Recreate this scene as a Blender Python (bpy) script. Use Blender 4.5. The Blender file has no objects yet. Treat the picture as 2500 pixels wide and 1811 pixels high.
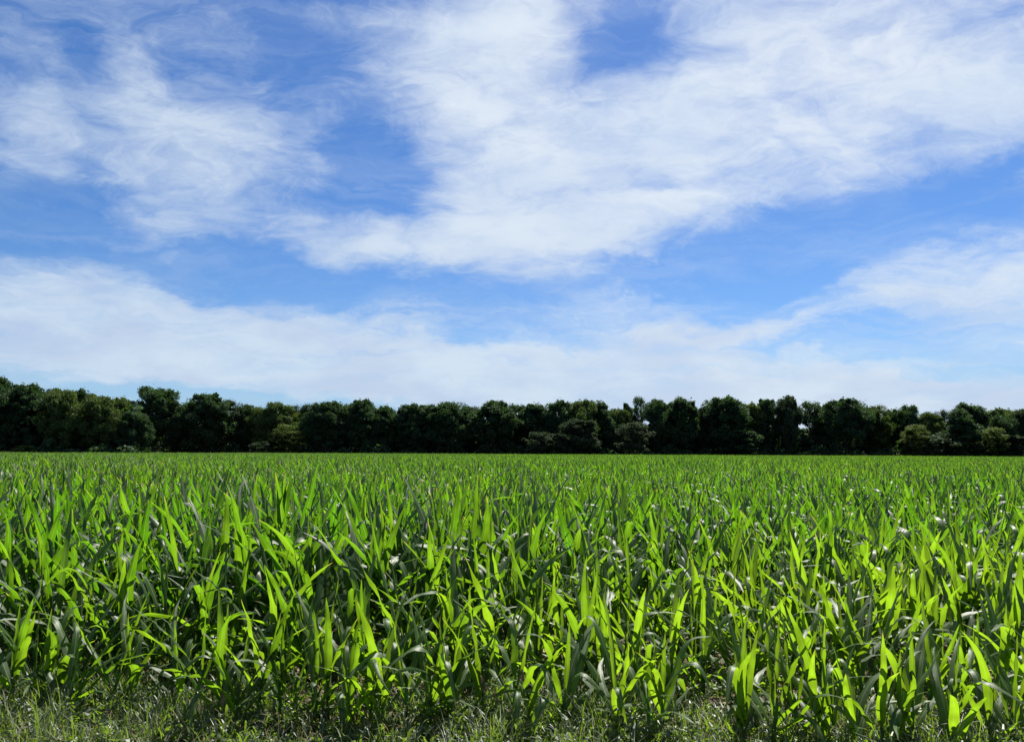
import bpy, math, random
import numpy as np
from mathutils import Vector, Matrix

random.seed(7)
rng = np.random.default_rng(11)
S = bpy.context.scene
C = S.collection
R = math.radians

# ------------------------------------------------------------------ camera
FPX, CX, CY = 1819.0, 1250.0, 905.5          # focal length and centre in pixels of the 2500 x 1811 frame
EYE = 1.55
PITCH, ROLL = R(6.17), R(0.27)
cam_data = bpy.data.cameras.new('camera')
cam_data.sensor_fit = 'HORIZONTAL'
cam_data.sensor_width = 36.0
cam_data.lens = 36.0 * FPX / 2500.0
cam_data.clip_start, cam_data.clip_end = 0.05, 6000.0
cam = bpy.data.objects.new('camera', cam_data)
C.objects.link(cam)
CAM_M = Matrix.Translation((0, 0, EYE)) @ Matrix.Rotation(R(90) + PITCH, 4, 'X') @ Matrix.Rotation(ROLL, 4, 'Z')
cam.matrix_world = CAM_M
S.camera = cam
CAM_R = CAM_M.to_3x3()


def ray(px, py):
    """World direction through a pixel of the 2500 x 1811 frame."""
    return (CAM_R @ Vector(((px - CX) / FPX, -(py - CY) / FPX, -1.0))).normalized()


def at_depth(px, py, y):
    d = ray(px, py)
    return Vector((0, 0, EYE)) + d * (y / d.y)


def on_ground(px, py, z=0.0):
    d = ray(px, py)
    return Vector((0, 0, EYE)) + d * ((z - EYE) / d.z)


# ------------------------------------------------------------------ sun, exposure
SUN_AZ, SUN_EL = R(26), R(57)
sun_dir = Vector((math.sin(SUN_AZ) * math.cos(SUN_EL), math.cos(SUN_AZ) * math.cos(SUN_EL), math.sin(SUN_EL)))
sl = bpy.data.lights.new('sun', 'SUN')
sl.energy, sl.angle, sl.color = 5.0, R(0.53), (1.0, 0.95, 0.86)
sun = bpy.data.objects.new('sun', sl)
sun.rotation_euler = sun_dir.to_track_quat('Z', 'Y').to_euler()
sun.location = sun_dir * 60
C.objects.link(sun)

S.view_settings.view_transform = 'Standard'
S.view_settings.look = 'None'
S.view_settings.gamma = 1.0
S.view_settings.use_curve_mapping = False
S.view_settings.exposure = 1.38
S.cycles.max_bounces = 8
S.cycles.diffuse_bounces = 4
S.cycles.glossy_bounces = 3
S.cycles.transmission_bounces = 6
S.cycles.use_denoising = True

# ------------------------------------------------------------------ sky
SKY_STRENGTH = 0.052
W = bpy.data.worlds.new('World')
S.world = W
W.use_nodes = True
W.cycles.sampling_method = 'MANUAL'
W.cycles.sample_map_resolution = 512


class Nodes:
    def __init__(self, tree):
        self.t = tree
        tree.nodes.clear()

    def add(self, kind, **kw):
        n = self.t.nodes.new(kind)
        for k, v in kw.items():
            setattr(n, k, v)
        return n

    def link(self, a, b):
        self.t.links.new(a, b)

    def put(self, sock, v):
        if hasattr(v, 'is_output'):
            self.link(v, sock)
        else:
            sock.default_value = v

    def math(self, op, a, b=None, c=None, clamp=False):
        n = self.add('ShaderNodeMath', operation=op, use_clamp=clamp)
        for i, v in enumerate((a, b, c)):
            if v is not None:
                self.put(n.inputs[i], v)
        return n.outputs[0]

    def vmath(self, op, a, b=None, scale=None):
        n = self.add('ShaderNodeVectorMath', operation=op)
        self.put(n.inputs[0], a)
        if b is not None:
            self.put(n.inputs[1], b)
        if scale is not None:
            self.put(n.inputs['Scale'], scale)
        return n.outputs[1] if op in ('DOT_PRODUCT', 'LENGTH') else n.outputs[0]

    def mix(self, f, a, b, blend='MIX'):
        n = self.add('ShaderNodeMix', data_type='RGBA', blend_type=blend)
        n.clamp_factor = True
        self.put(n.inputs[0], f)
        for s, v in ((n.inputs[6], a), (n.inputs[7], b)):
            self.put(s, v if hasattr(v, 'is_output') else (*v[:3], 1.0))
        return n.outputs[2]

    def noise(self, vec, scale, detail=4.0, rough=0.5, dist=0.0, lac=2.0):
        n = self.add('ShaderNodeTexNoise')
        if vec is not None:
            self.link(vec, n.inputs['Vector'])
        for k, v in (('Scale', scale), ('Detail', detail), ('Roughness', rough), ('Distortion', dist), ('Lacunarity', lac)):
            n.inputs[k].default_value = v
        return n

    def smooth(self, x, lo, hi, a=0.0, b=1.0):
        n = self.add('ShaderNodeMapRange', interpolation_type='SMOOTHSTEP')
        self.put(n.inputs['Value'], x)
        for k, v in (('From Min', lo), ('From Max', hi), ('To Min', a), ('To Max', b)):
            self.put(n.inputs[k], v)
        return n.outputs[0]

    def xyz(self, x, y, z):
        n = self.add('ShaderNodeCombineXYZ')
        for i, v in enumerate((x, y, z)):
            self.put(n.inputs[i], v)
        return n.outputs[0]


# where the cloud banks lie: x, y, radii (pixels of a 2268 wide view of the photograph, turned into azimuth and elevation), turn, weight
CLOUD_BANKS = [
    # big bank, middle to upper right
    (1000, 120, 300, 190, 20, 0.62), (1090, 300, 270, 260, 0, 0.80), (1230, 400, 330, 240, 15, 0.75),
    (1560, 330, 420, 230, 12, 0.75), (1700, 110, 480, 270, 0, 0.75), (2150, 130, 480, 300, 0, 0.85),
    (2080, 310, 420, 140, 10, 0.50), (1150, 40, 200, 150, 0, 0.5), (1480, 220, 260, 160, 0, 0.4),
    (830, 530, 340, 80, 0, 0.95), (700, 545, 130, 45, 0, 0.35), (1050, 520, 330, 130, 8, 0.55), (1290, 520, 300, 110, 14, 0.5), (1000, 580, 200, 50, -10, 0.3),
    (1500, 480, 260, 70, 14, 0.30), (1370, 110, 140, 120, 0, -0.40), (1270, 50, 110, 50, -50, -0.22), (1250, 590, 220, 50, 12, 0.35),
    # loose bank on the left
    (430, 370, 210, 140, 10, 0.78), (350, 180, 150, 130, -30, 0.45), (440, 290, 300, 260, 0, 0.32), (340, 480, 170, 90, -25, 0.40),
    (70, 280, 220, 140, 0, 0.66), (40, 110, 180, 200, 0, 0.40), (250, 240, 260, 140, 0, 0.25), (620, 230, 260, 130, 10, 0.28),
    (640, 350, 260, 150, 0, 0.25), (560, 480, 230, 60, 10, 0.30), (880, 390, 150, 25, -8, 0.28), (640, 80, 500, 140, 0, 0.20),
    (880, 120, 160, 110, 0, 0.15),
    # low bands
    (60, 700, 420, 150, 0, 0.85), (420, 720, 480, 120, -3, 0.80), (820, 760, 480, 120, -4, 0.72), (180, 810, 600, 90, 0, 0.75),
    (650, 820, 600, 80, -2, 0.70), (1150, 820, 520, 110, -2, 0.80), (1420, 760, 300, 120, 0, 0.62), (1650, 830, 560, 100, 0, 0.80),
    (2080, 840, 500, 90, 0, 0.70), (1100, 880, 600, 60, 0, 0.6), (1700, 890, 700, 60, 0, 0.7), (2200, 900, 400, 60, 0, 0.6), (1800, 930, 900, 70, 0, 0.75), (1250, 925, 420, 60, 0, 0.5),
    (2200, 640, 300, 120, 8, 0.85), (1870, 670, 480, 50, 11, 0.62), (1480, 740, 200, 70, -25, 0.35), (2000, 590, 380, 22, 13, 0.30), (1750, 715, 420, 22, 9, 0.35), (2050, 800, 400, 25, 2, 0.3), (1550, 735, 380, 45, 9, 0.35), (2200, 745, 220, 30, -8, 0.40),
    (90, 600, 260, 60, 0, 0.30), (330, 635, 300, 40, -8, 0.20), (1180, 680, 300, 60, 8, 0.15), (2240, 400, 120, 25, 12, 0.35),
    (1380, 575, 40, 16, 0, 0.35),
    # clear openings
    (110, 450, 300, 110, 0, -0.50), (830, 340, 130, 130, 0, -0.50), (780, 435, 170, 50, 8, -0.45), (600, 500, 110, 70, -20, -0.45), (560, 560, 160, 50, -10, -0.2), (230, 400, 120, 60, -35, -0.25), (640, 130, 230, 90, 0, -0.28), (180, 120, 90, 80, 0, -0.22), (60, 170, 60, 40, 0, -0.1), (1900, 480, 420, 90, 8, -0.55), (1650, 590, 420, 70, 8, -0.35),
    (700, 620, 420, 60, -4, -0.40), (480, 885, 620, 45, -2, -0.55), (2050, 755, 260, 40, 5, -0.35), (680, 170, 200, 80, 0, -0.10),
    (1250, 620, 350, 60, 6, -0.25),
]


def build_sky():
    g = Nodes(W.node_tree)
    out = g.add('ShaderNodeOutputWorld')
    bg = g.add('ShaderNodeBackground')
    bg.inputs['Strength'].default_value = SKY_STRENGTH
    g.link(bg.outputs[0], out.inputs[0])
    sky = g.add('ShaderNodeTexSky', sky_type='NISHITA')
    sky.sun_disc = False
    sky.sun_elevation = SUN_EL
    sky.sun_rotation = SUN_AZ
    sky.air_density, sky.dust_density, sky.ozone_density = 1.0, 0.35, 2.5
    hs = g.add('ShaderNodeHueSaturation')
    hs.inputs['Saturation'].default_value = 1.25
    hs.inputs['Value'].default_value = 0.74
    g.link(sky.outputs[0], hs.inputs['Color'])
    blue = g.mix(1.0, hs.outputs[0], (0.80, 0.93, 1.16), 'MULTIPLY')
    D = g.add('ShaderNodeTexCoord').outputs['Generated']
    sep = g.add('ShaderNodeSeparateXYZ')
    g.link(D, sep.inputs[0])
    x, y, z = sep.outputs
    az = g.math('ARCTAN2', x, y)
    el = g.math('ARCSINE', z)
    P = g.xyz(az, el, 0.0)
    zz = g.math('ADD', g.math('MAXIMUM', z, 0.0), 0.32)
    Q = g.xyz(g.math('DIVIDE', x, zz), g.math('DIVIDE', y, zz), 0.0)      # where the view meets the cloud layer
    w1 = g.noise(Q, 2.2, 3.0, 0.5).outputs['Color']
    w2 = g.noise(Q, 8.0, 6.0, 0.62, 0.3).outputs['Color']
    half = (0.5, 0.5, 0.5)
    P1 = g.vmath('ADD', P, g.vmath('MULTIPLY', g.vmath('SUBTRACT', w1, half), (0.16, 0.075, 0)))
    P1 = g.vmath('ADD', P1, g.vmath('MULTIPLY', g.vmath('SUBTRACT', w2, half), (0.085, 0.055, 0)))
    cov = None
    for (bx, by, rx, ry, turn, wt) in CLOUD_BANKS:
        k = 2500 / 2268
        a = lambda u, v: (lambda d: (math.atan2(d.x, d.y), math.asin(d.z)))(ray(u * k, v * k))
        c0, cx, cy = a(bx, by), a(bx + 10, by), a(bx, by - 10)
        m = g.add('ShaderNodeMapping', vector_type='TEXTURE')
        g.link(P1, m.inputs['Vector'])
        m.inputs['Location'].default_value = (c0[0], c0[1], 0)
        m.inputs['Rotation'].default_value = (0, 0, R(turn))
        m.inputs['Scale'].default_value = (rx * 1.25 * (cx[0] - c0[0]) / 10, ry * 1.25 * (cy[1] - c0[1]) / 10, 1)
        gr = g.add('ShaderNodeTexGradient', gradient_type='EASING')
        # radial falloff: 1 - r, eased
        ln = g.vmath('LENGTH', m.outputs[0])
        v = g.smooth(ln, 1.0, 0.0, 0.0, wt)
        g.t.nodes.remove(gr)
        cov = v if cov is None else g.math('ADD', cov, v)
    # beyond the photographed part of the sky: scattered cloud of the same kind
    away = g.smooth(g.math('ABSOLUTE', az), 0.72, 1.1)
    high = g.smooth(el, 0.62, 0.85)
    far_c = g.smooth(g.noise(Q, 0.8, 3.0, 0.5).outputs[0], 0.40, 0.65, 0.1, 0.75)
    cov = g.math('ADD', cov, g.math('MULTIPLY', far_c, g.math('MAXIMUM', away, high)))
    cov = g.math('MULTIPLY', g.math('MINIMUM', cov, 1.30), 0.90)
    # fibrous detail of the layer: curled wisps overhead, long flat streaks towards the horizon
    rot = g.add('ShaderNodeMapping')
    rot.inputs['Rotation'].default_value = (0, 0, R(24))
    rot.inputs['Scale'].default_value = (0.85, 1.25, 1)
    g.link(Q, rot.inputs['Vector'])
    curl = g.vmath('SUBTRACT', g.noise(rot.outputs[0], 4.5, 4.0, 0.55).outputs['Color'], half)
    RQ = g.vmath('ADD', rot.outputs[0], g.vmath('MULTIPLY', curl, (0.30, 0.30, 0)))
    f1 = g.noise(RQ, 3.2, 9.0, 0.60, 0.2).outputs[0]
    f2 = g.noise(RQ, 11.0, 9.0, 0.66, 0.5).outputs[0]
    f3 = g.noise(g.vmath('MULTIPLY', P1, (2.6, 22.0, 1.0)), 1.6, 7.0, 0.58, 0.4).outputs[0]
    hi = g.smooth(el, 0.10, 0.30)
    wisp = g.math('ADD', g.math('MULTIPLY', g.math('SUBTRACT', f1, 0.5), 2.3), g.math('MULTIPLY', g.math('SUBTRACT', f2, 0.5), 1.25))
    streak = g.math('MULTIPLY', g.math('SUBTRACT', f3, 0.5), g.math('MULTIPLY_ADD', hi, -1.9, 2.8))
    det = g.math('ADD', g.math('MULTIPLY', wisp, g.math('MULTIPLY_ADD', hi, 0.75, 0.25)), streak)
    raw = g.math('ADD', cov, det)
    dens = g.math('MULTIPLY', g.smooth(raw, -0.30, 1.38), 0.97)
    veil = g.math('MULTIPLY', g.smooth(g.math('MULTIPLY_ADD', f3, 0.6, g.math('MULTIPLY', f1, 0.5)), 0.42, 0.75), 0.22)
    dens = g.math('MAXIMUM', dens, veil)
    # lit cloud: brighter towards the sun, grey-lilac where thick and away from it
    near = g.smooth(g.vmath('DOT_PRODUCT', D, tuple(sun_dir)), 0.45, 0.95)
    k = 0.522 / SKY_STRENGTH
    tone = g.smooth(g.noise(Q, 3.0, 5.0, 0.55).outputs[0], 0.35, 0.65)
    dim = g.mix(tone, (0.395 * k, 0.475 * k, 0.610 * k), (0.465 * k, 0.555 * k, 0.650 * k))
    lit = g.mix(tone, (0.520 * k, 0.595 * k, 0.690 * k), (0.600 * k, 0.650 * k, 0.710 * k))
    cloud = g.mix(near, dim, lit)
    base = g.mix(g.smooth(el, 0.0, 0.16), (0.240 * k, 0.415 * k, 0.610 * k), blue)     # pale blue air low down
    g.link(g.mix(dens, base, cloud), bg.inputs['Color'])


build_sky()


# ------------------------------------------------------------------ helpers
def tag(o, label=None, cat=None, group=None, kind=None):
    for k, v in (('label', label), ('category', cat), ('group', group), ('kind', kind)):
        if v:
            o[k] = v
    return o


def empty(name, loc, rz=0.0):
    o = bpy.data.objects.new(name, None)
    o.empty_display_size = 0.2
    o.location, o.rotation_euler = loc, (0, 0, rz)
    C.objects.link(o)
    return o


class MB:
    """Collects vertices, faces, per-corner uv and material slots; builds one mesh."""

    def __init__(self):
        self.v, self.f, self.uv, self.mi, self.n = [], [], [], [], 0

    def grid(self, pts, uv=None, mi=0):
        """pts: rows x cols x 3 grid of points joined by quads."""
        r, c = pts.shape[:2]
        i = np.arange(r * c).reshape(r, c) + self.n
        q = np.stack([i[:-1, :-1], i[:-1, 1:], i[1:, 1:], i[1:, :-1]], -1).reshape(-1, 4)
        self.v.append(pts.reshape(-1, 3))
        self.f.append(q)
        if uv is None:
            uv = np.zeros((r, c, 2))
        self.uv.append(uv.reshape(-1, 2)[q - self.n].reshape(-1, 2))
        self.mi.append(np.full(len(q), mi))
        self.n += r * c

    def quads(self, pts, uv=None, mi=0):
        """pts: k x 4 x 3 loose quads."""
        k = len(pts)
        q = np.arange(k * 4).reshape(k, 4) + self.n
        self.v.append(pts.reshape(-1, 3))
        self.f.append(q)
        self.uv.append(np.zeros((k * 4, 2)) if uv is None else uv.reshape(-1, 2))
        self.mi.append(np.full(k, mi) if np.isscalar(mi) else mi)
        self.n += k * 4

    def tube(self, path, rad, sides=7, mi=0):
        path = np.asarray(path, float)
        rad = np.asarray(rad, float)
        d = np.gradient(path, axis=0)
        d /= np.linalg.norm(d, axis=1)[:, None] + 1e-9
        ref = np.array([1.0, 0.13, 0.07])
        a = np.cross(d, ref)
        a /= np.linalg.norm(a, axis=1)[:, None]
        b = np.cross(d, a)
        t = np.linspace(0, 2 * np.pi, sides + 1)
        pts = path[:, None] + rad[:, None, None] * (np.cos(t)[None, :, None] * a[:, None] + np.sin(t)[None, :, None] * b[:, None])
        uv = np.zeros((len(path), sides + 1, 2))
        uv[..., 1] = np.linspace(0, 1, len(path))[:, None]
        self.grid(pts, uv, mi)

    def mesh(self, name, mats, smooth=True):
        v = np.concatenate(self.v).astype(np.float32)
        f = np.concatenate(self.f).astype(np.int32)
        uv = np.concatenate(self.uv).astype(np.float32)
        mi = np.concatenate(self.mi).astype(np.int32)
        me = bpy.data.meshes.new(name)
        me.vertices.add(len(v))
        me.vertices.foreach_set('co', v.ravel())
        me.loops.add(f.size)
        me.loops.foreach_set('vertex_index', f.ravel())
        me.polygons.add(len(f))
        me.polygons.foreach_set('loop_start', np.arange(0, f.size, 4, dtype=np.int32))
        for m in (mats if isinstance(mats, (list, tuple)) else [mats]):
            me.materials.append(m)
        me.polygons.foreach_set('material_index', mi)
        me.polygons.foreach_set('use_smooth', np.full(len(f), smooth))
        l = me.uv_layers.new(name='UVMap')
        l.data.foreach_set('uv', uv.ravel())
        me.update(calc_edges=True)
        return me

    

def obj(name, me, parent=None):
    o = bpy.data.objects.new(name, me)
    C.objects.link(o)
    if parent:
        o.parent = parent
    return o


# ------------------------------------------------------------------ materials
def new_mat(name):
    m = bpy.data.materials.new(name)
    m.use_nodes = True
    return m, Nodes(m.node_tree)


def leaf_material(name, dark, pale, thru_dark, thru_pale, rough=0.42, thru=0.5, spec=0.5, edge=True, veins=True):
    """A thin green leaf: surface colour, light coming through, a waxy sheen, parallel veins and a pale midrib."""
    m, g = new_mat(name)
    out = g.add('ShaderNodeOutputMaterial')
    oi = g.add('ShaderNodeObjectInfo')
    rnd = oi.outputs['Random']
    tc = g.add('ShaderNodeTexCoord')
    if edge:                                    # edge plants are paler; stronger sun-through on the right painted in too
        sp = g.add('ShaderNodeSeparateXYZ')
        g.link(oi.outputs['Location'], sp.inputs[0])
        e = g.math('ADD', sp.outputs[1], g.math('MULTIPLY', sp.outputs[0], 0.12))
        e = g.math('SUBTRACT', e, g.math('MULTIPLY', sp.outputs[0], 0.45))  # yellower to the right: sunlight through the leaves put into the colour
        f = g.smooth(e, 4.0, 8.0, 0.95, 0.15)
        f = g.math('ADD', f, g.math('MULTIPLY', g.math('SUBTRACT', rnd, 0.5), 0.55), clamp=True)
    else:
        f = rnd
    if edge:                                    # thriving and poor patches of the field
        f = g.math('ADD', f, g.math('MULTIPLY', g.math('SUBTRACT', g.noise(oi.outputs['Location'], 0.09, 3.0, 0.6).outputs[0], 0.5), 0.7), clamp=True)
    patch = g.noise(tc.outputs['Object'], 9.0, 3.0, 0.5).outputs[0]
    if not veins:
        f = g.noise(tc.outputs['Object'], 2.3, 8.0, 0.75).outputs[0]
    f = g.math('ADD', f, g.math('MULTIPLY', g.math('SUBTRACT', patch, 0.5), 0.6), clamp=True)
    col = g.mix(f, dark, pale)
    tcol = g.mix(f, thru_dark, thru_pale)
    bump = None
    if veins:
        uv = g.add('ShaderNodeSeparateXYZ')
        g.link(tc.outputs['UV'], uv.inputs[0])
        au = g.math('ABSOLUTE', uv.outputs[0])
        rib = g.smooth(au, 0.10, 0.03)
        vn = g.math('SINE', g.math('MULTIPLY', uv.outputs[0], 55.0))
        vnf = g.math('MULTIPLY_ADD', vn, 0.10, 0.95)
        col = g.mix(1.0, col, g.xyz(vnf, vnf, vnf), 'MULTIPLY')
        tcol = g.mix(1.0, tcol, g.xyz(vnf, vnf, vnf), 'MULTIPLY')
        col = g.mix(g.math('MULTIPLY', rib, 0.7), col, (0.30, 0.38, 0.16))
        tcol = g.mix(g.math('MULTIPLY', rib, 0.6), tcol, (0.22, 0.36, 0.06))
        self_shade = g.smooth(g.noise(tc.outputs['Object'], 3.2, 2.0, 0.5).outputs[0], 0.32, 0.62, 0.58, 1.12)   # uneven tone painted in for the self-shadow within leaves
        tcol = g.mix(1.0, tcol, g.xyz(self_shade, self_shade, self_shade), 'MULTIPLY')
        tip = g.smooth(g.math('ADD', uv.outputs[1], g.math('MULTIPLY', patch, 0.25)), 1.06, 1.14)
        tip = g.math('MULTIPLY', tip, g.smooth(rnd, 0.45, 0.7))
        col = g.mix(tip, col, (0.42, 0.34, 0.13))
        tcol = g.mix(tip, tcol, (0.40, 0.30, 0.06))
        bump = g.add('ShaderNodeBump')
        bump.inputs['Strength'].default_value = 0.10
        bump.inputs['Distance'].default_value = 0.002
        g.link(vn, bump.inputs['Height'])
    pb = g.add('ShaderNodeBsdfPrincipled')
    g.link(col, pb.inputs['Base Color'])
    g.put(pb.inputs['Roughness'], g.math('MULTIPLY_ADD', patch, 0.10, rough - 0.05))
    pb.inputs['Specular IOR Level'].default_value = spec
    tr = g.add('ShaderNodeBsdfTranslucent')
    g.link(tcol, tr.inputs['Color'])
    if bump:
        g.link(bump.outputs[0], pb.inputs['Normal'])
    mx = g.add('ShaderNodeMixShader')
    mx.inputs[0].default_value = thru
    g.link(pb.outputs[0], mx.inputs[1])
    g.link(tr.outputs[0], mx.inputs[2])
    g.link(mx.outputs[0], out.inputs[0])
    return m


def plain_material(name, a, b, scale, rough=0.8, detail=6.0, bump=0.0, thru=None):
    m, g = new_mat(name)
    out = g.add('ShaderNodeOutputMaterial')
    tc = g.add('ShaderNodeTexCoord')
    n = g.noise(tc.outputs['Object'], scale, detail, 0.6).outputs[0]
    pb = g.add('ShaderNodeBsdfPrincipled')
    g.link(g.mix(g.smooth(n, 0.35, 0.65), a, b), pb.inputs['Base Color'])
    pb.inputs['Roughness'].default_value = rough
    pb.inputs['Specular IOR Level'].default_value = 0.25
    if bump:
        bp = g.add('ShaderNodeBump')
        bp.inputs['Strength'].default_value = bump
        bp.inputs['Distance'].default_value = 0.03
        g.link(n, bp.inputs['Height'])
        g.link(bp.outputs[0], pb.inputs['Normal'])
    sh = pb.outputs[0]
    if thru:
        tr = g.add('ShaderNodeBsdfTranslucent')
        tr.inputs['Color'].default_value = (*thru, 1)
        mx = g.add('ShaderNodeMixShader')
        mx.inputs[0].default_value = 0.4
        g.link(sh, mx.inputs[1])
        g.link(tr.outputs[0], mx.inputs[2])
        sh = mx.outputs[0]
    g.link(sh, out.inputs[0])
    return m


M_CORN = leaf_material('corn_leaf', (0.015, 0.046, 0.009), (0.036, 0.082, 0.012), (0.064, 0.188, 0.003), (0.212, 0.365, 0.008), rough=0.47, thru=0.59, spec=0.62)
M_STALK = plain_material('corn_stalk', (0.04, 0.085, 0.02), (0.07, 0.13, 0.035), 14.0, 0.5, thru=(0.12, 0.30, 0.02))
M_DRY = plain_material('dry_corn_leaf', (0.30, 0.22, 0.09), (0.42, 0.35, 0.20), 22.0, 0.7, thru=(0.50, 0.40, 0.14))
M_YELLOW = plain_material('yellow_corn_leaf', (0.15, 0.18, 0.03), (0.30, 0.25, 0.05), 12.0, 0.6, thru=(0.55, 0.50, 0.04))
M_GRASS = leaf_material('grass_blade', (0.020, 0.040, 0.013), (0.085, 0.105, 0.048), (0.060, 0.140, 0.006), (0.25, 0.35, 0.035), rough=0.50, thru=0.46, spec=0.8, edge=False, veins=False)
M_WEED = leaf_material('weed_leaf', (0.020, 0.040, 0.010), (0.050, 0.075, 0.021), (0.065, 0.150, 0.006), (0.23, 0.34, 0.022), rough=0.48, thru=0.44, spec=0.8, edge=False, veins=False)
M_STRAW = plain_material('dry_straw', (0.17, 0.13, 0.07), (0.31, 0.26, 0.165), 30.0, 0.75, thru=(0.26, 0.21, 0.10))
M_SOIL = plain_material('soil', (0.032, 0.022, 0.015), (0.075, 0.054, 0.037), 7.0, 0.95, 10.0, 0.8)
M_BARK = plain_material('bark', (0.030, 0.024, 0.018), (0.075, 0.062, 0.048), 6.0, 0.9, bump=0.5)


def tree_leaf(name, a, b, ta, tb, thru=0.22):
    return leaf_material(name, a, b, ta, tb, rough=0.72, thru=thru, spec=0.12, edge=False, veins=False)


M_OAK = tree_leaf('dark_tree_leaf', (0.020, 0.042, 0.024), (0.036, 0.064, 0.030), (0.04, 0.10, 0.01), (0.07, 0.15, 0.015))
M_ELM = tree_leaf('sunlit_olive_leaf', (0.046, 0.070, 0.024), (0.074, 0.104, 0.034), (0.08, 0.14, 0.012), (0.12, 0.20, 0.02))  # olive, colour raised to paint in the sun on the left group
M_ASH = tree_leaf('grey_green_tree_leaf', (0.026, 0.040, 0.022), (0.042, 0.060, 0.032), (0.03, 0.06, 0.012), (0.045, 0.085, 0.016))
M_LIME = tree_leaf('yellow_green_tree_leaf', (0.045, 0.064, 0.016), (0.068, 0.092, 0.022), (0.08, 0.15, 0.010), (0.12, 0.20, 0.014), 0.25)

# ------------------------------------------------------------------ ground
def ground():
    m = MB()
    xs = np.concatenate([np.linspace(-2500, -40, 12), np.linspace(-30, 30, 61), np.linspace(40, 2500, 12)])
    ys = np.concatenate([np.linspace(-600, -10, 6), np.linspace(-4, 26, 61), np.linspace(40, 3500, 16)])
    X, Y = np.meshgrid(xs, ys)
    near = np.exp(-((X / 25) ** 2 + ((Y - 8) / 14) ** 2))
    Z = near * 0.012 * np.sin(X * 3.1 + np.sin(Y * 2.3)) - 0.012
    m.grid(np.stack([X, Y, Z], -1))
    return tag(obj('ground', m.mesh('ground', M_SOIL)), 'bare brown soil under the corn field', 'ground', kind='structure')


ground()


# ------------------------------------------------------------------ corn
def leaf_grid(L, Wd, az, th0, th1, z0, r0=0.008, p=1.0, kink=None, fold=0.35, twist=0.0, wave=0.0, nseg=14, ncol=4, roll=0.0, rg=rng):
    """A corn leaf: midrib arc leaving the stalk, V-shaped section, wavy margins, long taper."""
    s = np.linspace(0, 1, nseg + 1)
    th = th0 + (th1 - th0) * s ** p
    if kink:
        th = th + kink[1] / (1 + np.exp(-(s - kink[0]) / 0.035))
    ds = L / nseg
    mid = 0.5 * (th[:-1] + th[1:])
    h = np.concatenate([[0], np.cumsum(np.sin(mid))]) * ds + r0
    v = np.concatenate([[0], np.cumsum(np.cos(mid))]) * ds + z0
    azs = az + roll * s ** 1.5
    d = np.stack([np.cos(azs), np.sin(azs), np.zeros_like(s)], -1)
    mp = d * h[:, None]
    mp[:, 2] = v
    T = np.gradient(mp, axis=0)
    T /= np.linalg.norm(T, axis=1)[:, None]
    side = np.stack([-np.sin(azs), np.cos(azs), np.zeros_like(s)], -1)
    N = np.cross(T, side)
    tw = twist * s ** 1.3
    sd = side * np.cos(tw)[:, None] + N * np.sin(tw)[:, None]
    nn = np.cross(T, sd)
    wid = Wd / 2 * np.minimum(1, 0.42 + 2.2 * s) * np.clip(1 - s ** 2.4, 0, 1) ** 0.85
    wid[-1] = Wd * 0.004
    u = np.linspace(-1, 1, ncol + 1)
    fo = fold * (1 - 0.55 * s) + 0.7 * np.exp(-s / 0.08)
    ph = rg.uniform(0, 6.28, 2)
    kk = rg.uniform(16, 26)
    wav = np.where(u[None, :] < 0, np.sin(kk * s[:, None] + ph[0]), np.sin(kk * 1.1 * s[:, None] + ph[1])) * np.abs(u)[None, :] ** 2 * wave
    env = (s * (1 - s) * 4)[:, None]
    up = -(fo[:, None] * np.abs(u)[None, :] * wid[:, None]) - wav * env
    cx = np.cos(np.clip(fo, 0, 1.2))[:, None]
    pts = mp[:, None] + sd[:, None] * (u[None, :, None] * wid[:, None, None] * cx[..., None]) + nn[:, None] * up[..., None]
    uv = np.stack([np.broadcast_to(u[None, :], up.shape), np.broadcast_to(s[:, None], up.shape)], -1)
    return pts, uv


def corn_spec(seed, stunted=False):
    """Random but fixed description of one plant of height 1 (to the upper tips)."""
    q = np.random.default_rng(seed)
    n = int(q.integers(8, 10))
    base_az = q.uniform(-0.7, 0.7)
    leaves = []
    for i in range(n):
        t = i / (n - 1)
        z0 = 0.03 + 0.29 * t ** 1.1
        L = np.interp(t, [0, .2, .45, .7, .88, 1], [0.40, 0.62, 0.82, 0.85, 0.76, 0.60]) * q.uniform(0.88, 1.12)
        Wd = np.interp(t, [0, .2, .5, .8, 1], [0.042, 0.057, 0.075, 0.072, 0.046]) * q.uniform(0.9, 1.12)
        az = base_az + math.pi * (i % 2) + q.normal(0, 0.42)
        th0 = R(np.interp(t, [0, .3, .6, .85, 1], [44, 36, 29, 18, 7]) + q.normal(0, 8))
        bend = R(np.interp(t, [0, .3, .6, .85, 1], [70, 58, 44, 26, 8]) * q.uniform(0.05, 1.5))
        kink = None
        if 0.15 < t < 0.9 and q.random() < 0.36:
            kink = (q.uniform(0.5, 0.74), R(q.uniform(60, 125)))
        leaves.append(dict(L=L, Wd=Wd, az=az, th0=max(th0, R(2)), th1=max(th0, R(2)) + bend, z0=z0, p=q.uniform(1.0, 1.9), kink=kink,
                           fold=q.uniform(0.25, 0.6) + (0.45 if t > .9 else 0), twist=q.normal(0, 0.45), wave=q.uniform(0.004, 0.013), roll=q.normal(0, 0.22), r0=0.010 * (1 - 0.6 * t)))
    return leaves


def stalk_path(top=0.36):
    z = np.linspace(-0.03, top, 9)
    return np.stack([0.003 * np.sin(z * 30), 0.003 * np.cos(z * 25), z], -1), np.interp(z, [-0.03, 0.05, 0.26, top], [0.017, 0.016, 0.012, 0.006])


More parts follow.
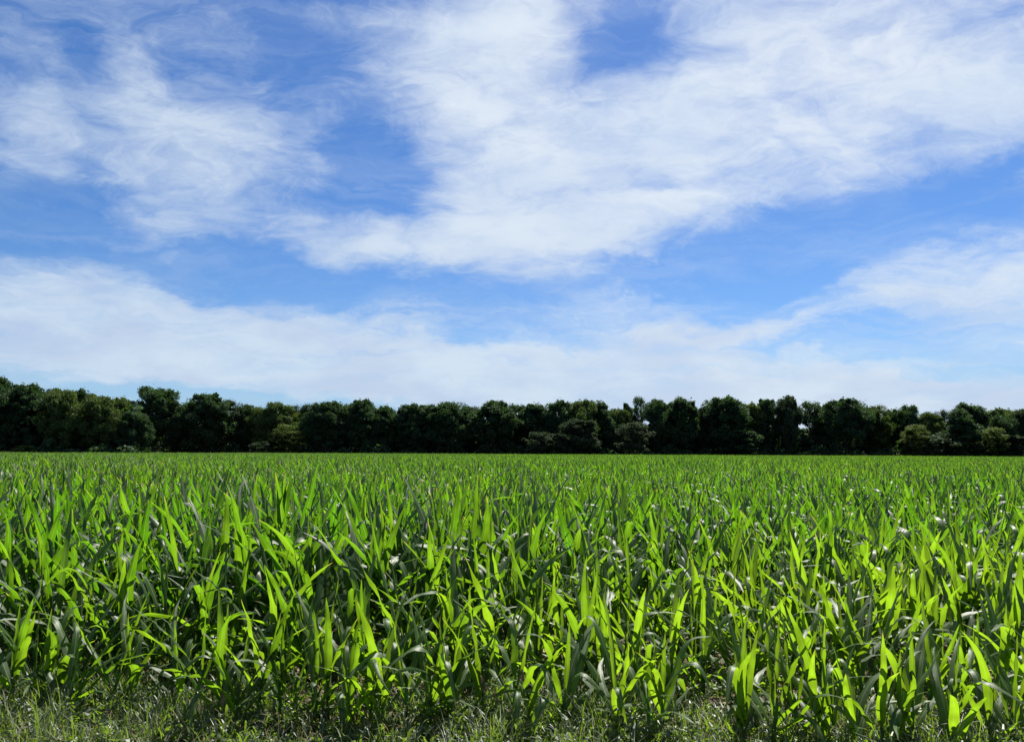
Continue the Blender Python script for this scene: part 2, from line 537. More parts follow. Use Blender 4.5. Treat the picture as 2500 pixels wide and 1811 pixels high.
def whole_plant(mb, spec, seed, nseg, ncol, M=None, off=None, s=1.0, every=1, stalk=True):
    q = np.random.default_rng(seed + 999)
    for i, lf in enumerate(spec):
        pts, uv = leaf_grid(nseg=nseg, ncol=ncol, rg=q, **lf)
        pts = pts * s
        if M is not None:
            pts = pts @ M.T
        if off is not None:
            pts = pts + off
        mb.grid(pts, uv)
    if stalk:
        p, r = stalk_path()
        p = p * s
        if M is not None:
            p = p @ M.T
        if off is not None:
            p = p + off
        mb.tube(p, r * s, 6 if nseg > 8 else 4, 1)


N_VAR = 18
VARS = []
for k in range(N_VAR):
    sp = corn_spec(100 + k)
    q = np.random.default_rng(1099 + k)
    lm = []
    for lf in sp:
        b = MB()
        b.grid(*leaf_grid(rg=q, **lf))
        lm.append(b.mesh('corn_leaf', M_CORN))
    b = MB()
    b.tube(*stalk_path(), 8)
    dry = MB()
    dq = np.random.default_rng(2000 + k)
    dry.grid(*leaf_grid(L=0.34, Wd=0.05, az=dq.uniform(0, 6.28), th0=R(50), th1=R(150), z0=0.05, p=0.7, fold=0.7, twist=dq.normal(0, 1.6), wave=0.02, rg=dq))
    VARS.append((sp, lm, b.mesh('corn_stalk', M_STALK), dry))

ROW, GAP, TILT = 0.74, 0.106, -0.12
EDGE0 = 4.34                                    # where the first row crosses the middle of the view


def sstep(x, a, b):
    t = np.clip((x - a) / (b - a), 0, 1)
    return t * t * (3 - 2 * t)


def lowfreq(x, y):
    return np.sin(x * 0.31 + 1.3) * np.sin(y * 0.27 + 0.4) + 0.6 * np.sin(x * 0.11 - y * 0.17 + 2.0) + 0.4 * np.sin(x * 0.9 + y * 0.6)


def corn_height(x, y):
    """Plant height over the field: stunted at the verge, tallest a few steps in on the left, even further away."""
    e = y - TILT * x - EDGE0
    side = sstep(x / np.maximum(y, 1) * 6.0, -1.6, 2.2)
    tall = 1.13 * (1 - side) + 0.90 * side
    inner = tall + (0.97 - tall) * sstep(e, 5, 14)
    start = 0.60 * (1 - side) + 0.62 * side
    h = start + (inner - start) * sstep(e, -0.4, 2.0 + 1.6 * side)
    return h * (1 + 0.065 * lowfreq(x, y))


def field_end(x):
    return np.where(x < -62, 146.0 + np.maximum(0, x + 82) * 2.2, 190.0 + 0 * x)


def px_of(x, y, z):
    p = CAM_M.inverted() @ Vector((x, y, z))
    return CX + FPX * p.x / -p.z, CY - FPX * p.y / -p.z


ORD = ('first second third fourth fifth sixth seventh eighth ninth tenth eleventh twelfth thirteenth fourteenth fifteenth sixteenth seventeenth eighteenth nineteenth '
       'twentieth').split()
TENS = {20: 'twenty', 30: 'thirty', 40: 'forty', 50: 'fifty', 60: 'sixty', 70: 'seventy'}


def ordinal(n):
    if n <= 20:
        return ORD[n - 1]
    t = n // 10 * 10
    return TENS[t][:-1] + 'ieth' if n == t else TENS[t] + '-' + ORD[n - t - 1]


near_plants, mass_pts = [], []                  # individuals; (x, y, rot, scale, lean, pick kind)
n_row = 0
y_row = EDGE0
NEAR_ROWS, NEAR_MAX = 6, 300
while y_row < 78:
    half = 0.98 * y_row + 4
    xs = np.arange(-half, half, GAP)
    xs = xs + rng.uniform(0, GAP) + rng.normal(0, 0.030, len(xs))
    xs = xs[rng.random(len(xs)) > (0.10 if n_row == 0 else 0.05)]
    ys = y_row + TILT * xs + rng.normal(0, 0.028 if n_row else 0.05, len(xs))
    hs_ = corn_height(xs, ys) * rng.normal(1.0, 0.085, len(xs)).clip(0.75, 1.2)
    for x, y, h in zip(xs, ys, hs_):
        inside = False
        if n_row < NEAR_ROWS:
            a = px_of(x, y, h * 0.55)[0]
            inside = -40 < a < 2540
        if inside and len(near_plants) < NEAR_MAX:
            near_plants.append((n_row, x, y, h))
        else:
            mass_pts.append((x, y, h, 0 if y < 30 else 1))
    n_row += 1
    y_row += ROW
print('near plants', len(near_plants), 'mass', len(mass_pts))


def lean_matrix(rz, lx, ly):
    return Matrix.Rotation(lx, 4, 'X') @ Matrix.Rotation(ly, 4, 'Y') @ Matrix.Rotation(rz, 4, 'Z')


def make_corn(variant, loc, h, rz, lean, label, group, dry=None):
    sp, lm, sm, dm = VARS[variant]
    root = empty('corn_plant', loc)
    root.rotation_euler = lean_matrix(rz, *lean).to_euler()
    wide = h ** 0.80 / h                          # short plants keep broad leaves
    root.scale = (h * (0.5 + 0.5 * wide), h * (0.5 + 0.5 * wide), h)
    tag(root, label, 'corn plant', group)
    obj('stalk', sm, root)
    for me in lm:
        obj('leaf', me, root)
    if dry:
        o = obj('leaf', dm.mesh('dry_corn_leaf', M_DRY if dry == 'dry' else M_YELLOW), root)
        o['label'] = 'withered tan lower leaf' if dry == 'dry' else 'yellowed drooping lower leaf'
    return root


ROWWORD = ['front', 'second', 'third', 'fourth', 'fifth', 'sixth', 'seventh']
front = sorted([p for p in near_plants if p[0] == 0], key=lambda p: p[1])
hm = np.mean([p[3] for p in front])
prng = random.Random(5)
for i, (r, x, y, h) in enumerate(front):
    dry = prng.choice([None, 'dry', 'yellow', None])
    look = 'short' if h < hm * 0.94 else ('taller' if h > hm * 1.06 else 'knee-high')
    extra = {'dry': ' with withered lower leaf', 'yellow': ' with yellowed lower leaf', None: ''}[dry]
    make_corn(prng.randrange(N_VAR), (x, y, -0.01), h, prng.uniform(0, 6.28), (prng.gauss(0, .06), prng.gauss(0, .06)),
              '%s corn plant%s, %s from left in the front row' % (look, extra, ordinal(i + 1)), 'corn plants in the near rows', dry)
for (r, x, y, h) in near_plants:
    if r == 0:
        continue
    dry = prng.choice([None] * 6 + ['dry', 'yellow']) if r < 3 else None
    make_corn(prng.randrange(N_VAR), (x, y, -0.01), h, prng.uniform(0, 6.28), (prng.gauss(0, .085), prng.gauss(0, .085)),
              'green corn plant standing in the %s row back from the grass verge' % ROWWORD[r], 'corn plants in the near rows', dry)

# ---- the rest of the field: one object, plants set out in the same rows
SRC = []


def source(name, me):
    o = bpy.data.objects.new(name, me)           # geometry read by the field's node tree; stands nowhere itself
    SRC.append(o)
    return len(SRC) - 1


lod0, lod1, patches = [], [], []
for k in range(12):
    b = MB()
    whole_plant(b, VARS[k][0], k, 11, 2)
    lod0.append(source('corn_full', b.mesh('corn_full', [M_CORN, M_STALK])))
for k in range(8):
    b = MB()
    whole_plant(b, VARS[k][0], k, 6, 2)
    lod1.append(source('corn_mid', b.mesh('corn_mid', [M_CORN, M_STALK])))
PATCH = 4 * ROW
for k in range(5):
    b = MB()
    for rI in range(4):
        for c in np.arange(0, PATCH, GAP):
            if rng.random() < 0.06:
                continue
            a = rng.uniform(0, 6.28)
            Mz = np.array([[math.cos(a), -math.sin(a), 0], [math.sin(a), math.cos(a), 0], [0, 0, 1]])
            whole_plant(b, VARS[rng.integers(N_VAR)][0], int(rng.integers(1000)), 4, 1 if rng.random() < .0 else 2, Mz,
                        np.array([c - PATCH / 2 + rng.normal(0, .03), rI * ROW - PATCH / 2 + ROW / 2 + rng.normal(0, .03), 0]), 1.0 * rng.normal(1, .08), stalk=False)
    patches.append(source('corn_patch', b.mesh('corn_patch', [M_CORN, M_STALK])))

P, ROT, SCL, PICK = [], [], [], []
for (x, y, h, lod) in mass_pts:
    if y > field_end(np.array(x)):
        continue
    P.append((x, y, -0.01))
    ROT.append((rng.normal(0, .085), rng.normal(0, .085), rng.uniform(0, 6.28)))
    wide = h ** 0.80 / h
    SCL.append((h * (0.5 + 0.5 * wide), h * (0.5 + 0.5 * wide), h))
    PICK.append(lod0[rng.integers(len(lod0))] if lod == 0 else lod1[rng.integers(len(lod1))])
y = y_row + PATCH / 2 - ROW / 2
while y < 192:
    half = 0.98 * y + 6
    off = rng.uniform(0, PATCH)
    for x in np.arange(-half + off, half, PATCH):
        yy = y + TILT * x * 0.2
        if y > field_end(np.array(x)):
            continue
        h = float(corn_height(np.array(x), np.array(y)))
        P.append((x, y, -0.01))
        ROT.append((0, 0, rng.choice([0, math.pi])))
        SCL.append((1, 1, h * rng.normal(1, 0.03)))
        PICK.append(patches[rng.integers(len(patches))])
    y += PATCH


def scatter_object(name, P, ROT, SCL, PICK, sources):
    me = bpy.data.meshes.new(name)
    me.vertices.add(len(P))
    me.vertices.foreach_set('co', np.asarray(P, np.float32).ravel())
    for nm, typ, key, val in (('turn', 'FLOAT_VECTOR', 'vector', np.asarray(ROT, np.float32)), ('size', 'FLOAT_VECTOR', 'vector', np.asarray(SCL, np.float32)), ('pick', 'INT', 'value', np.asarray(PICK, np.int32))):
        at = me.attributes.new(nm, typ, 'POINT')
        at.data.foreach_set(key, val.ravel())
    o = obj(name, me)
    ng = bpy.data.node_groups.new(name, 'GeometryNodeTree')
    ng.interface.new_socket('Geometry', in_out='INPUT', socket_type='NodeSocketGeometry')
    ng.interface.new_socket('Geometry', in_out='OUTPUT', socket_type='NodeSocketGeometry')
    N, L = ng.nodes, ng.links
    gi, go = N.new('NodeGroupInput'), N.new('NodeGroupOutput')
    join = N.new('GeometryNodeJoinGeometry')
    for s in reversed(sources):
        oi = N.new('GeometryNodeObjectInfo')
        oi.inputs['Object'].default_value = s
        ti = N.new('GeometryNodeGeometryToInstance')
        L.new(oi.outputs['Geometry'], ti.inputs[0])
        L.new(ti.outputs[0], join.inputs[0])
    iop = N.new('GeometryNodeInstanceOnPoints')
    L.new(gi.outputs[0], iop.inputs['Points'])
    L.new(join.outputs[0], iop.inputs['Instance'])
    iop.inputs['Pick Instance'].default_value = True
    for nm, typ, sock in (('turn', 'FLOAT_VECTOR', 'Rotation'), ('size', 'FLOAT_VECTOR', 'Scale'), ('pick', 'INT', 'Instance Index')):
        na = N.new('GeometryNodeInputNamedAttribute')
        na.data_type = typ
        na.inputs['Name'].default_value = nm
        L.new(na.outputs[0], iop.inputs[sock])
    L.new(iop.outputs[0], go.inputs[0])
    o.modifiers.new('plants', 'NODES').node_group = ng
    return o


corn = scatter_object('corn_field', P, ROT, SCL, PICK, SRC)
tag(corn, 'dense green corn field stretching back to the dark tree line', 'corn field', kind='stuff')
print('field instances', len(P))


# ------------------------------------------------------------------ trees
def unit(n, q):
    v = q.normal(size=(n, 3))
    return v / np.linalg.norm(v, axis=1)[:, None]


def leaf_cards(mb, centres, size, q, flat=0.35):
    """Small bent leaf sprays at the given points, facing every way but mostly lying outward and up."""
    n = len(centres)
    nrm = unit(n, q)
    nrm[:, 2] = np.abs(nrm[:, 2]) * (1 + flat)
    nrm /= np.linalg.norm(nrm, axis=1)[:, None]
    a = np.cross(nrm, unit(n, q))
    a /= np.linalg.norm(a, axis=1)[:, None] + 1e-9
    b = np.cross(nrm, a)
    s = size * q.uniform(0.55, 1.3, n)[:, None]
    w = s * q.uniform(0.45, 0.8, n)[:, None]
    sag = nrm * s * q.uniform(-0.2, 0.2, n)[:, None]
    pts = np.stack([centres - a * s, centres - b * w + sag, centres + a * s, centres + b * w * q.uniform(0.5, 1.2, n)[:, None] + sag], 1)
    mb.quads(pts)


def crown_builder(seed, kind):
    """Crown in a unit box (height 1, radius about 0.33): lobes carried on limbs, leaf sprays over every lobe."""
    q = np.random.default_rng(seed)
    mb = MB()
    lobes = []
    n_l = {'dome': 105, 'column': 76, 'cone': 76, 'wispy': 60, 'lollipop': 40, 'shrub': 52}[kind]
    for _ in range(n_l):
        t = q.random() ** 0.8
        if kind == 'dome':
            z = 0.16 + 0.76 * t
            r = 0.34 * math.sqrt(max(0.02, 1 - ((z - 0.50) / 0.47) ** 2)) * (1.0 if z > .35 else 0.9)
        elif kind == 'column':
            z = 0.14 + 0.78 * t
            r = 0.25 * math.sqrt(max(0.03, 1 - ((z - 0.48) / 0.50) ** 2))
        elif kind == 'cone':
            z = 0.10 + 0.84 * t
            r = 0.33 * (1 - z) ** 0.8 + 0.03
        elif kind == 'wispy':
            z = 0.14 + 0.80 * t
            r = 0.30 * math.sqrt(max(0.03, 1 - ((z - 0.55) / 0.45) ** 2))
        elif kind == 'lollipop':
            z = 0.42 + 0.50 * t
            r = 0.24 * math.sqrt(max(0.03, 1 - ((z - 0.68) / 0.29) ** 2))
        else:
            z = 0.10 + 0.74 * t
            r = 0.42 * math.sqrt(max(0.03, 1 - ((z - 0.42) / 0.52) ** 2))
        a = q.uniform(0, 6.283)
        rr = r * math.sqrt(q.uniform(0.25, 1.0)) * (1 + 0.22 * math.sin(a * 2 + seed) + 0.16 * math.sin(a * 3 + z * 14 + seed * 1.7))
        lobes.append((rr * math.cos(a), rr * math.sin(a), z + q.normal(0, 0.01)))
    lobes = np.array(lobes)
    bumps = 0.038 + 0.080 * q.random(n_l) ** 2.0 * (0.8 if kind == 'wispy' else 1.0)
    per = {'wispy': 170, 'lollipop': 200}.get(kind, 300)
    for c, rad in zip(lobes, bumps):
        d = unit(per, q)
        d[:, 2] = d[:, 2] * 0.8 + 0.12
        rr = rad * q.uniform(0.45, 1.15, per) ** 0.7
        leaf_cards(mb, c + d * rr[:, None], 0.0155 if kind != 'wispy' else 0.012, q)
        if kind in ('dome', 'wispy', 'lollipop'):           # twigs that stick out beyond the lobe
            k = 26
            dd = unit(k, q)
            dd[:, 2] = np.abs(dd[:, 2])
            tips = c + dd * (rad * q.uniform(1.0, 1.35, k))[:, None]
            leaf_cards(mb, tips, 0.011, q)
    if kind != 'lollipop':                                  # inner foliage between the limbs
        k = 2600
        i = q.integers(0, n_l, k)
        c = lobes[i] * np.column_stack([q.random((k, 1)) ** 0.5] * 2 + [np.ones((k, 1))])
        leaf_cards(mb, c + q.normal(0, 0.03, (k, 3)), 0.030 if kind != 'wispy' else 0.018, q)
    tr = MB()
    top = {'cone': 0.9, 'lollipop': 0.7}.get(kind, 0.62)
    z = np.linspace(-0.01, top, 8)
    wob = np.cumsum(q.normal(0, 0.006, (8, 2)), 0)
    path = np.column_stack([wob - wob[0], z])
    tr.tube(path, np.interp(z, [0, .05, top], [0.024, 0.018, 0.005]), 8)
    for c in lobes[:: 2]:
        k = np.interp(max(0.12, c[2] - 0.16), z, np.arange(8))
        s0 = path[int(k)]
        if c[2] - s0[2] < 0.03:
            continue
        mid = 0.5 * (s0 + c) + np.array([0, 0, -0.02])
        tr.tube(np.array([s0, mid, c]), [0.008, 0.005, 0.002], 5)
    return mb, tr


CROWNS = {}


def crown(kind, i, mat):
    key = (kind, i, mat.name)
    if key not in CROWNS:
        base = CROWNS.get((kind, i))
        if base is None:
            base = CROWNS[(kind, i)] = crown_builder(hash_seed(kind, i), kind)
        CROWNS[key] = (base[0].mesh('tree_crown', mat, smooth=False), base[1].mesh('tree_trunk', M_BARK))
    return CROWNS[key]


def hash_seed(kind, i):
    return sum(ord(ch) for ch in kind) * 31 + i * 7


def plant_tree(name, px, top, halfw, depth, kind, mat, label, cat='tree', group='trees of the wood along the field'):
    t = at_depth(px, top, depth)
    h = t.z
    root = empty(name, (t.x, depth, 0.0), prng.uniform(0, 6.28))
    w = halfw * depth / FPX
    rad = {'dome': 0.40, 'column': 0.31, 'cone': 0.34, 'wispy': 0.36, 'lollipop': 0.30, 'shrub': 0.48}[kind]
    k = prng.uniform(1.08, 1.28)
    root.scale = (w / rad * k, w / rad * k * prng.uniform(0.8, 1.1), h * 1.0)
    tag(root, label, cat, group)
    cm, tm = crown(kind, prng.randrange({'dome': 8, 'wispy': 4}.get(kind, 2)), mat)
    obj('crown', cm, root)
    obj('trunk', tm, root)
    return root


O_, E_, A_, Y_ = M_OAK, M_ELM, M_ASH, M_LIME
D1, D2 = 150, 196
TREES = [   # pixel column, crown top, half width, distance, habit, foliage, label
    (-6, 918, 52, 148, 'dome', O_, 'tallest tree at the left edge of the picture, cut off by the frame'),
    (68, 934, 58, 151, 'dome', O_, 'broad round dark tree, second from the left edge of the wood'),
    (118, 950, 34, 156, 'column', A_, 'slim tree tip between the second round tree and the olive trees at left'),
    (150, 948, 44, 150, 'dome', E_, 'leftmost of the olive green trees at the left end of the wood'),
    (176, 951, 34, 155, 'column', E_, 'narrow olive green tree, middle of the left group, behind its neighbours'),
    (204, 951, 40, 157, 'dome', O_, 'dark topped tree rising behind the olive trees in the left group'),
    (240, 963, 44, 152, 'dome', E_, 'olive green tree with drooping sprays, right of the dark topped tree'),
    (288, 965, 42, 156, 'dome', E_, 'last olive tree of the left group, beside the gap before the tall lone dome'),
    (330, 1004, 34, 152, 'dome', O_, 'low dark tree closing the right end of the left group'),
    (381, 944, 60, 188, 'dome', O_, 'tall dark domed tree standing alone above its neighbours left of centre'),
    (455, 985, 44, 192, 'dome', O_, 'low shoulder tree right of the tall lone dome'),
    (508, 955, 50, 190, 'dome', O_, 'second tall dark dome, with a small round cap, left of centre'),
    (556, 975, 42, 196, 'wispy', A_, 'feathery grey green tree on the right flank of the capped dome'),
    (603, 987, 36, 198, 'dome', O_, 'small dark tree right of the feathery grey green one'),
    (640, 990, 38, 194, 'wispy', E_, 'dull olive tree left of the yellowish pair'),
    (668, 979, 44, 193, 'dome', E_, 'round olive tree with a knobbly top left of the pale feathery trees'),
    (707, 990, 32, 196, 'wispy', Y_, 'thin yellow green tree between the round olive tree and pale feathery trees'),
    (733, 988, 30, 199, 'wispy', A_, 'left one of the two pale feathery trees'),
    (762, 985, 36, 199, 'wispy', A_, 'right one of the two pale feathery trees'),
    (798, 979, 46, 193, 'dome', O_, 'very dark tree right after the pale feathery trees, flat topped'),
    (836, 979, 38, 197, 'dome', O_, 'dark tree with sky showing through low gaps, left of the pointed one'),
    (886, 972, 44, 194, 'dome', O_, 'dark tree with a small pointed tuft on top left of the notch'),
    (932, 986, 34, 197, 'dome', O_, 'dark tree on the left lip of the notch in the skyline'),
    (967, 997, 24, 200, 'wispy', O_, 'small thin tree standing in the notch of the skyline'),
    (1002, 986, 38, 195, 'dome', O_, 'flat dark tree on the right lip of the notch'),
    (1044, 985, 42, 196, 'dome', O_, 'broad flat dark tree right of the notch, near the centre'),
    (1100, 977, 48, 193, 'dome', O_, 'dark bushy tree left of the central broad crown'),
    (1150, 988, 40, 200, 'dome', A_, 'low greyish tree filling the dip left of the central broad crown'),
    (1207, 973, 56, 192, 'dome', O_, 'broad dark crown at the centre of the wood'),
    (1262, 984, 34, 198, 'dome', O_, 'small dark tree just right of the central broad crown'),
    (1308, 982, 38, 196, 'column', O_, 'upright dark tree between the centre and the ragged topped tree'),
    (1362, 972, 38, 195, 'dome', O_, 'ragged topped dark tree right of centre'),
    (1392, 980, 30, 199, 'wispy', O_, 'thin dark tree squeezed between two ragged ones'),
    (1426, 974, 42, 194, 'dome', E_, 'brownish green tree with an uneven top right of centre'),
    (1468, 982, 38, 197, 'cone', O_, 'dark pyramid shaped tree sloping down to the long dip'),
    (1506, 992, 34, 199, 'dome', E_, 'low olive tree in the long dip left of the lollipop tree'),
    (1531, 986, 22, 202, 'cone', O_, 'small spiky tip in the dip left of the lollipop tree'),
    (1559, 968, 28, 200, 'lollipop', O_, 'airy lollipop tree with sky between its branches'),
    (1601, 974, 36, 196, 'dome', O_, 'dark round tree right of the airy lollipop tree'),
    (1634, 980, 32, 199, 'dome', O_, 'low dark tree between the round one and the lacy dome'),
    (1669, 969, 50, 195, 'dome', O_, 'lacy dome with sky showing through its upper edge'),
    (1716, 990, 36, 198, 'dome', A_, 'low grey green tree in the dip left of the highest dome'),
    (1768, 962, 56, 192, 'dome', O_, 'highest big dark dome of the right half'),
    (1828, 978, 38, 198, 'dome', E_, 'dull olive tree right of the highest dome'),
    (1868, 969, 36, 196, 'dome', O_, 'dark tree with a flat cap in the right half'),
    (1922, 965, 42, 194, 'dome', A_, 'grey green round crown above the wood in the right half'),
    (1974, 980, 38, 198, 'wispy', O_, 'thin reddish dark tree in the dip before the black dome'),
    (2012, 985, 34, 199, 'dome', O_, 'small dark tree on the left flank of the black dome'),
    (2062, 967, 52, 192, 'dome', O_, 'black dome with a knotted top, the highest toward the right edge'),
    (2112, 988, 34, 198, 'dome', O_, 'dark shoulder tree on the right flank of the black dome'),
    (2142, 988, 36, 196, 'wispy', Y_, 'light green feathery tree right of the black dome'),
    (2178, 994, 34, 199, 'dome', O_, 'dark low tree left of the small mushroom crown'),
    (2216, 986, 34, 196, 'dome', O_, 'small mushroom shaped dark crown standing clear of its neighbours'),
    (2263, 1003, 34, 195, 'dome', E_, 'lowest olive tree in the skyline toward the right edge'),
    (2294, 998, 26, 200, 'wispy', A_, 'thin pale tree beside the lowest olive tree'),
    (2362, 984, 50, 197, 'dome', O_, 'wide dark crown behind the black pyramid tree'),
    (2340, 1002, 52, 186, 'cone', O_, 'black pyramid tree standing forward of the wood at right'),
    (2424, 996, 42, 198, 'dome', E_, 'olive crown right of the wide dark crown'),
    (2447, 1012, 34, 188, 'dome', O_, 'dark round tree forward of the olive crown by the right edge'),
    (2466, 994, 36, 199, 'dome', E_, 'knobbly olive tree, second from the right edge'),
    (2506, 994, 40, 197, 'dome', A_, 'greyish tree cut off by the right edge'),
    # lower trees standing forward of the wood
    (707, 1034, 44, 188, 'wispy', Y_, 'yellow green low tree in front of the round olive tree'),
    (1322, 1048, 40, 184, 'shrub', A_, 'low grey green bushy tree right of the centre, at half height'),
    (1376, 1046, 30, 184, 'shrub', A_, 'small rounded grey bush beside the low grey green bushy tree'),
    (1415, 1022, 50, 187, 'dome', A_, 'low grey green tree in front of the brownish uneven topped tree'),
    (1545, 1030, 40, 187, 'wispy', A_, 'grey green low tree below the airy lollipop tree'),
    (2232, 1036, 40, 187, 'wispy', Y_, 'yellow green low tree under the small mushroom crown'),
    (2300, 1046, 46, 183, 'shrub', A_, 'pale grey green bush at the left foot of the black pyramid tree'),
    (2412, 1042, 46, 184, 'wispy', Y_, 'bright yellow green low tree right of the black pyramid tree'),
    (2478, 1052, 40, 184, 'shrub', A_, 'grey green bush at the right edge of the wood'),
    (1800, 1046, 46, 187, 'dome', O_, 'dark rounded low tree in front of the highest dome'),
]
for (px, top, hw, dep, kind, mat, label) in TREES:
    plant_tree('shrub' if kind == 'shrub' else 'broadleaf_tree', px, top, hw, dep, kind, mat, label, 'shrub' if kind == 'shrub' else 'tree')
for (px, top, hw, dep, mat, label) in [
    (58, 1084, 30, 144, E_, 'small rounded shrub at the foot of the second tree from the left'),
    (637, 1070, 24, 182, A_, 'small pale shrub at the edge of the corn left of the yellow green tree'),
]:
    plant_tree('shrub', px, top, hw, dep, 'shrub', mat, label, 'shrub', 'shrubs at the edge of the corn')


def thicket():
    """The wood behind the first trees and its undergrowth: reads as one dark mass."""
    q = np.random.default_rng(77)
    mb = MB()
    n = 150000
    px = q.uniform(-800, 3300, n)
    left = px < 345
    dep = np.where(left, q.uniform(154, 172, n), q.uniform(197, 226, n))
    x = (px - CX) / FPX * dep
    top = 9.2 + 1.4 * np.sin(x * 0.21) * np.sin(x * 0.083 + 1) + 0.8 * np.sin(x * 0.7)
    top = top + 4.5 * np.clip((np.abs(px - 1250) - 1330) / 150, 0, 1)
    z = top * q.random(n) ** 0.9
    leaf_cards(mb, np.column_stack([x, dep, z]), 0.75, q)
    n = 36000
    px = q.uniform(-800, 3300, n)
    dep = np.where(px < 338, 146 + q.uniform(0, 6, n), 189 + q.uniform(0, 7, n))
    x = (px - CX) / FPX * dep
    top = 2.0 + 1.2 * np.sin(x * 0.5) * np.sin(x * 0.17 + 1) + 0.6 * np.sin(x * 1.3)
    leaf_cards(mb, np.column_stack([x, dep, top * q.random(n)]), 0.42, q)
    return tag(obj('woods', mb.mesh('woods', M_OAK, smooth=False)), 'dark dense wood and undergrowth behind the first trees of the field edge', 'woods', kind='stuff')


thicket()


# ------------------------------------------------------------------ verge
def blades(mb, base, L, W0, q, lean=(0.1, 0.9), nseg=4, mi=0):
    """Arching grass blades from the given base points."""
    n = len(base)
    az = q.uniform(0, 6.283, n)
    th0 = q.uniform(0.02, 0.35, n)
    th1 = th0 + q.uniform(*lean, n) * 1.7
    s = np.linspace(0, 1, nseg + 1)
    th = th0[:, None] + (th1 - th0)[:, None] * s[None] ** 1.4
    ds = (L / nseg)[:, None]
    mid = 0.5 * (th[:, :-1] + th[:, 1:])
    h = np.concatenate([np.zeros((n, 1)), np.cumsum(np.sin(mid) * ds, 1)], 1)
    v = np.concatenate([np.zeros((n, 1)), np.cumsum(np.cos(mid) * ds, 1)], 1)
    d = np.stack([np.cos(az), np.sin(az), 0 * az], -1)
    sd = np.stack([-np.sin(az), np.cos(az), 0 * az], -1)
    c = base[:, None] + d[:, None] * h[..., None]
    c[..., 2] += v
    w = (W0[:, None] / 2) * (1 - s[None] ** 1.6) + 0.0003
    a, b = c - sd[:, None] * w[..., None], c + sd[:, None] * w[..., None]
    q4 = np.stack([a[:, :-1], b[:, :-1], b[:, 1:], a[:, 1:]], 2).reshape(-1, 4, 3)
    mb.quads(q4, mi=mi)


def verge_y(x):
    return EDGE0 + TILT * x


def verge_height(x, e):
    """How tall the weeds stand: rank in front of the corn, thin among the rows and where the soil shows at right."""
    return (0.66 + 0.26 * np.sin(x * 1.9 + 0.6) * np.sin(x * 0.7 + 2) + 0.20 * np.sin(x * 5.1 + e * 4) * np.sin(e * 6 + x * 2.3)) * np.interp(e, [-1.6, -0.5, 0.0, 0.5, 1.5], [0.75, 1.0, 1.0, 0.75, 0.35])


def verge():
    q = np.random.default_rng(31)
    mb = MB()
    # tussocks
    nt = 3600
    tx = q.uniform(-5.2, 5.2, nt)
    te = np.concatenate([q.uniform(-1.75, 0.2, nt - 900), q.uniform(0.1, 1.6, 900)])
    for x, e in zip(tx, te):
        k = int(q.integers(10, 26))
        hgt = verge_height(x, e) * q.uniform(0.5, 1.25)
        base = np.column_stack([x + q.normal(0, .035, k), verge_y(x) + e + q.normal(0, .035, k), np.full(k, -0.01)])
        blades(mb, base, 0.25 * hgt * q.uniform(0.4, 1.4, k), q.uniform(0.003, 0.010, k), q)
    # single wide bent blades that catch the light
    k = 5200
    x = q.uniform(-5.2, 5.2, k)
    e = q.uniform(-1.7, 0.3, k)
    base = np.column_stack([x, verge_y(x) + e, q.uniform(0.0, 0.16, k) * verge_height(x, e)])
    blades(mb, base, q.uniform(0.05, 0.17, k), q.uniform(0.007, 0.016, k), q, (0.6, 1.5))
    # dry straws among the green
    k = 6500
    x = q.uniform(-5.2, 5.2, k)
    e = q.uniform(-1.75, 0.4, k)
    base = np.column_stack([x, verge_y(x) + e, np.full(k, -0.01)])
    blades(mb, base, q.uniform(0.06, 0.24, k), q.uniform(0.002, 0.006, k), q, (0.2, 1.4), mi=1)
    o = obj('grass', mb.mesh('grass', [M_GRASS, M_STRAW]))
    tag(o, 'rank grass and dry straws along the near edge of the corn', 'grass', kind='stuff')
    # small broad leaved weeds
    mb = MB()
    nw = 6500
    for _ in range(nw):
        x = q.uniform(-5.2, 5.2)
        e = q.uniform(-1.7, 0.25) if q.random() < 0.85 else q.uniform(0.2, 1.2)
        hgt = 0.17 * verge_height(x, e) * q.uniform(0.4, 1.1)
        k = int(q.integers(14, 40))
        t = q.random(k)
        az = q.uniform(0, 6.283, k)
        rr = 0.07 * (1 - 0.5 * t) * q.uniform(0.2, 1, k)
        c = np.column_stack([x + rr * np.cos(az), verge_y(x) + e + rr * np.sin(az), hgt * t + 0.01])
        leaf_cards(mb, c, q.uniform(0.006, 0.020), q, 0.4)
    o = obj('weeds', mb.mesh('weeds', M_WEED, smooth=False))
    tag(o, 'low leafy weeds tangled through the grass before the corn', 'weeds', kind='stuff')
    # scraps of last year's stalks on the soil
    mb = MB()
    k = 6000
    x = q.uniform(-7, 7, k)
    e = q.uniform(-1.2, 5.0, k)
    a = q.uniform(0, 6.283, k)
    l = q.uniform(0.015, 0.08, k)
    w = q.uniform(0.003, 0.012, k)
    ux, uy = np.cos(a), np.sin(a)
    cz = q.uniform(0.004, 0.02, k)
    tl = q.normal(0, 0.25, k) * l * 0.5
    c = np.column_stack([x, verge_y(x) + e, cz])
    du = np.column_stack([ux * l, uy * l, tl])
    dv = np.column_stack([-uy * w, ux * w, q.normal(0, .3, k) * w])
    mb.quads(np.stack([c - du - dv, c + du - dv, c + du + dv, c - du + dv], 1))
    o = obj('crop_litter', mb.mesh('crop_litter', M_STRAW, smooth=False))
    tag(o, 'pale scraps of old stalks lying on the soil between rows', 'litter', kind='stuff')


verge()


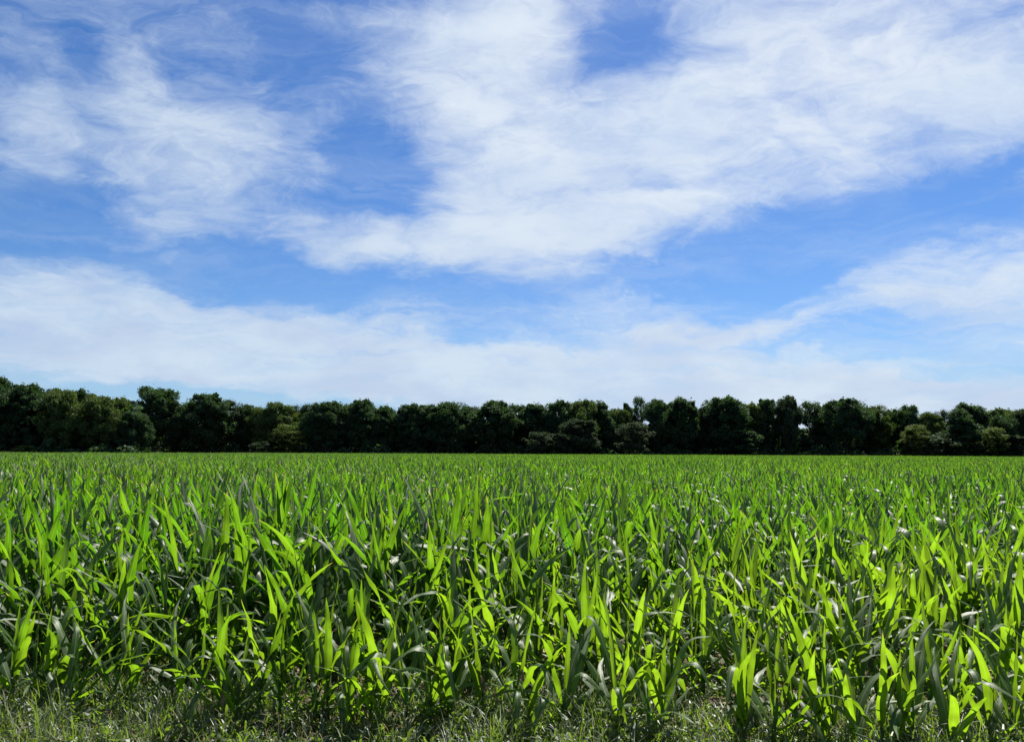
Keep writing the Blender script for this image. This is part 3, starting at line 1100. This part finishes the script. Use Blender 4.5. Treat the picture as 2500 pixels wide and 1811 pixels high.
def seed_stalk(px, py_base, py_top, label, seed):
    """A dry grass stem with a narrow branching seed head."""
    q = np.random.default_rng(seed)
    b = on_ground(px, py_base)
    t = at_depth(px + q.uniform(-25, 10), py_top, b.y)
    h = t.z
    dx = t.x - b.x
    root = empty('seed_stalk', (b.x, b.y, 0))
    tag(root, label, 'dry grass', 'dry seed stalks in front of the corn')
    s = np.linspace(0, 1, 9)
    path = np.column_stack([dx * s ** 2, 0.02 * s, h * s])
    st = MB()
    st.tube(path, 0.0018 - 0.001 * s, 5)
    obj('stem', st.mesh('stem', M_STRAW), root)
    hd = MB()
    for k in range(26):
        u = q.uniform(0.62, 1.0)
        p0 = np.array([np.interp(u, s, path[:, j]) for j in range(3)])
        a = q.uniform(0, 6.283)
        L = (1.05 - u) * 0.10 + 0.012
        p1 = p0 + np.array([math.cos(a) * L * 0.4, math.sin(a) * L * 0.4, L])
        hd.tube(np.array([p0, 0.5 * (p0 + p1), p1]), [0.0008, 0.0022, 0.0006], 4)
    obj('seed_head', hd.mesh('seed_head', M_STRAW), root)


seed_stalk(545, 1800, 1695, 'lone tan seed stalk in the left part of the grass verge', 1)
seed_stalk(1190, 1800, 1655, 'leftmost of the three tan seed stalks in the middle of the verge', 2)
seed_stalk(1222, 1800, 1690, 'shortest of the three tan seed stalks in the middle of the verge', 3)
seed_stalk(1268, 1800, 1640, 'rightmost of the three tan seed stalks in the middle of the verge', 4)


def feathery_weed(px, py, h, label, seed):
    q = np.random.default_rng(seed)
    b = on_ground(px, py)
    root = empty('feathery_weed', (b.x, b.y, -0.01))
    tag(root, label, 'weed')
    st, fo = MB(), MB()
    for k in range(9):
        a = q.uniform(0, 6.283)
        s = np.linspace(0, 1, 7)
        r = q.uniform(0.05, 0.13)
        path = np.column_stack([r * s ** 1.5 * math.cos(a), r * s ** 1.5 * math.sin(a), h * q.uniform(0.6, 1) * s])
        st.tube(path, 0.0022 - 0.0014 * s, 5)
        n = 90
        u = q.uniform(0.25, 1, n)
        c = np.column_stack([np.interp(u, s, path[:, j]) for j in range(3)]) + q.normal(0, 0.016, (n, 3))
        leaf_cards(fo, c, 0.008, q)
    obj('stem', st.mesh('stem', M_STALK), root)
    obj('foliage', fo.mesh('foliage', M_WEED, smooth=False), root)


feathery_weed(2330, 1815, 0.20, 'feathery green weed clump before the front corn row at the lower right', 8)
feathery_weed(700, 1790, 0.17, 'bushy fine leaved weed in the grass at the lower left', 9)
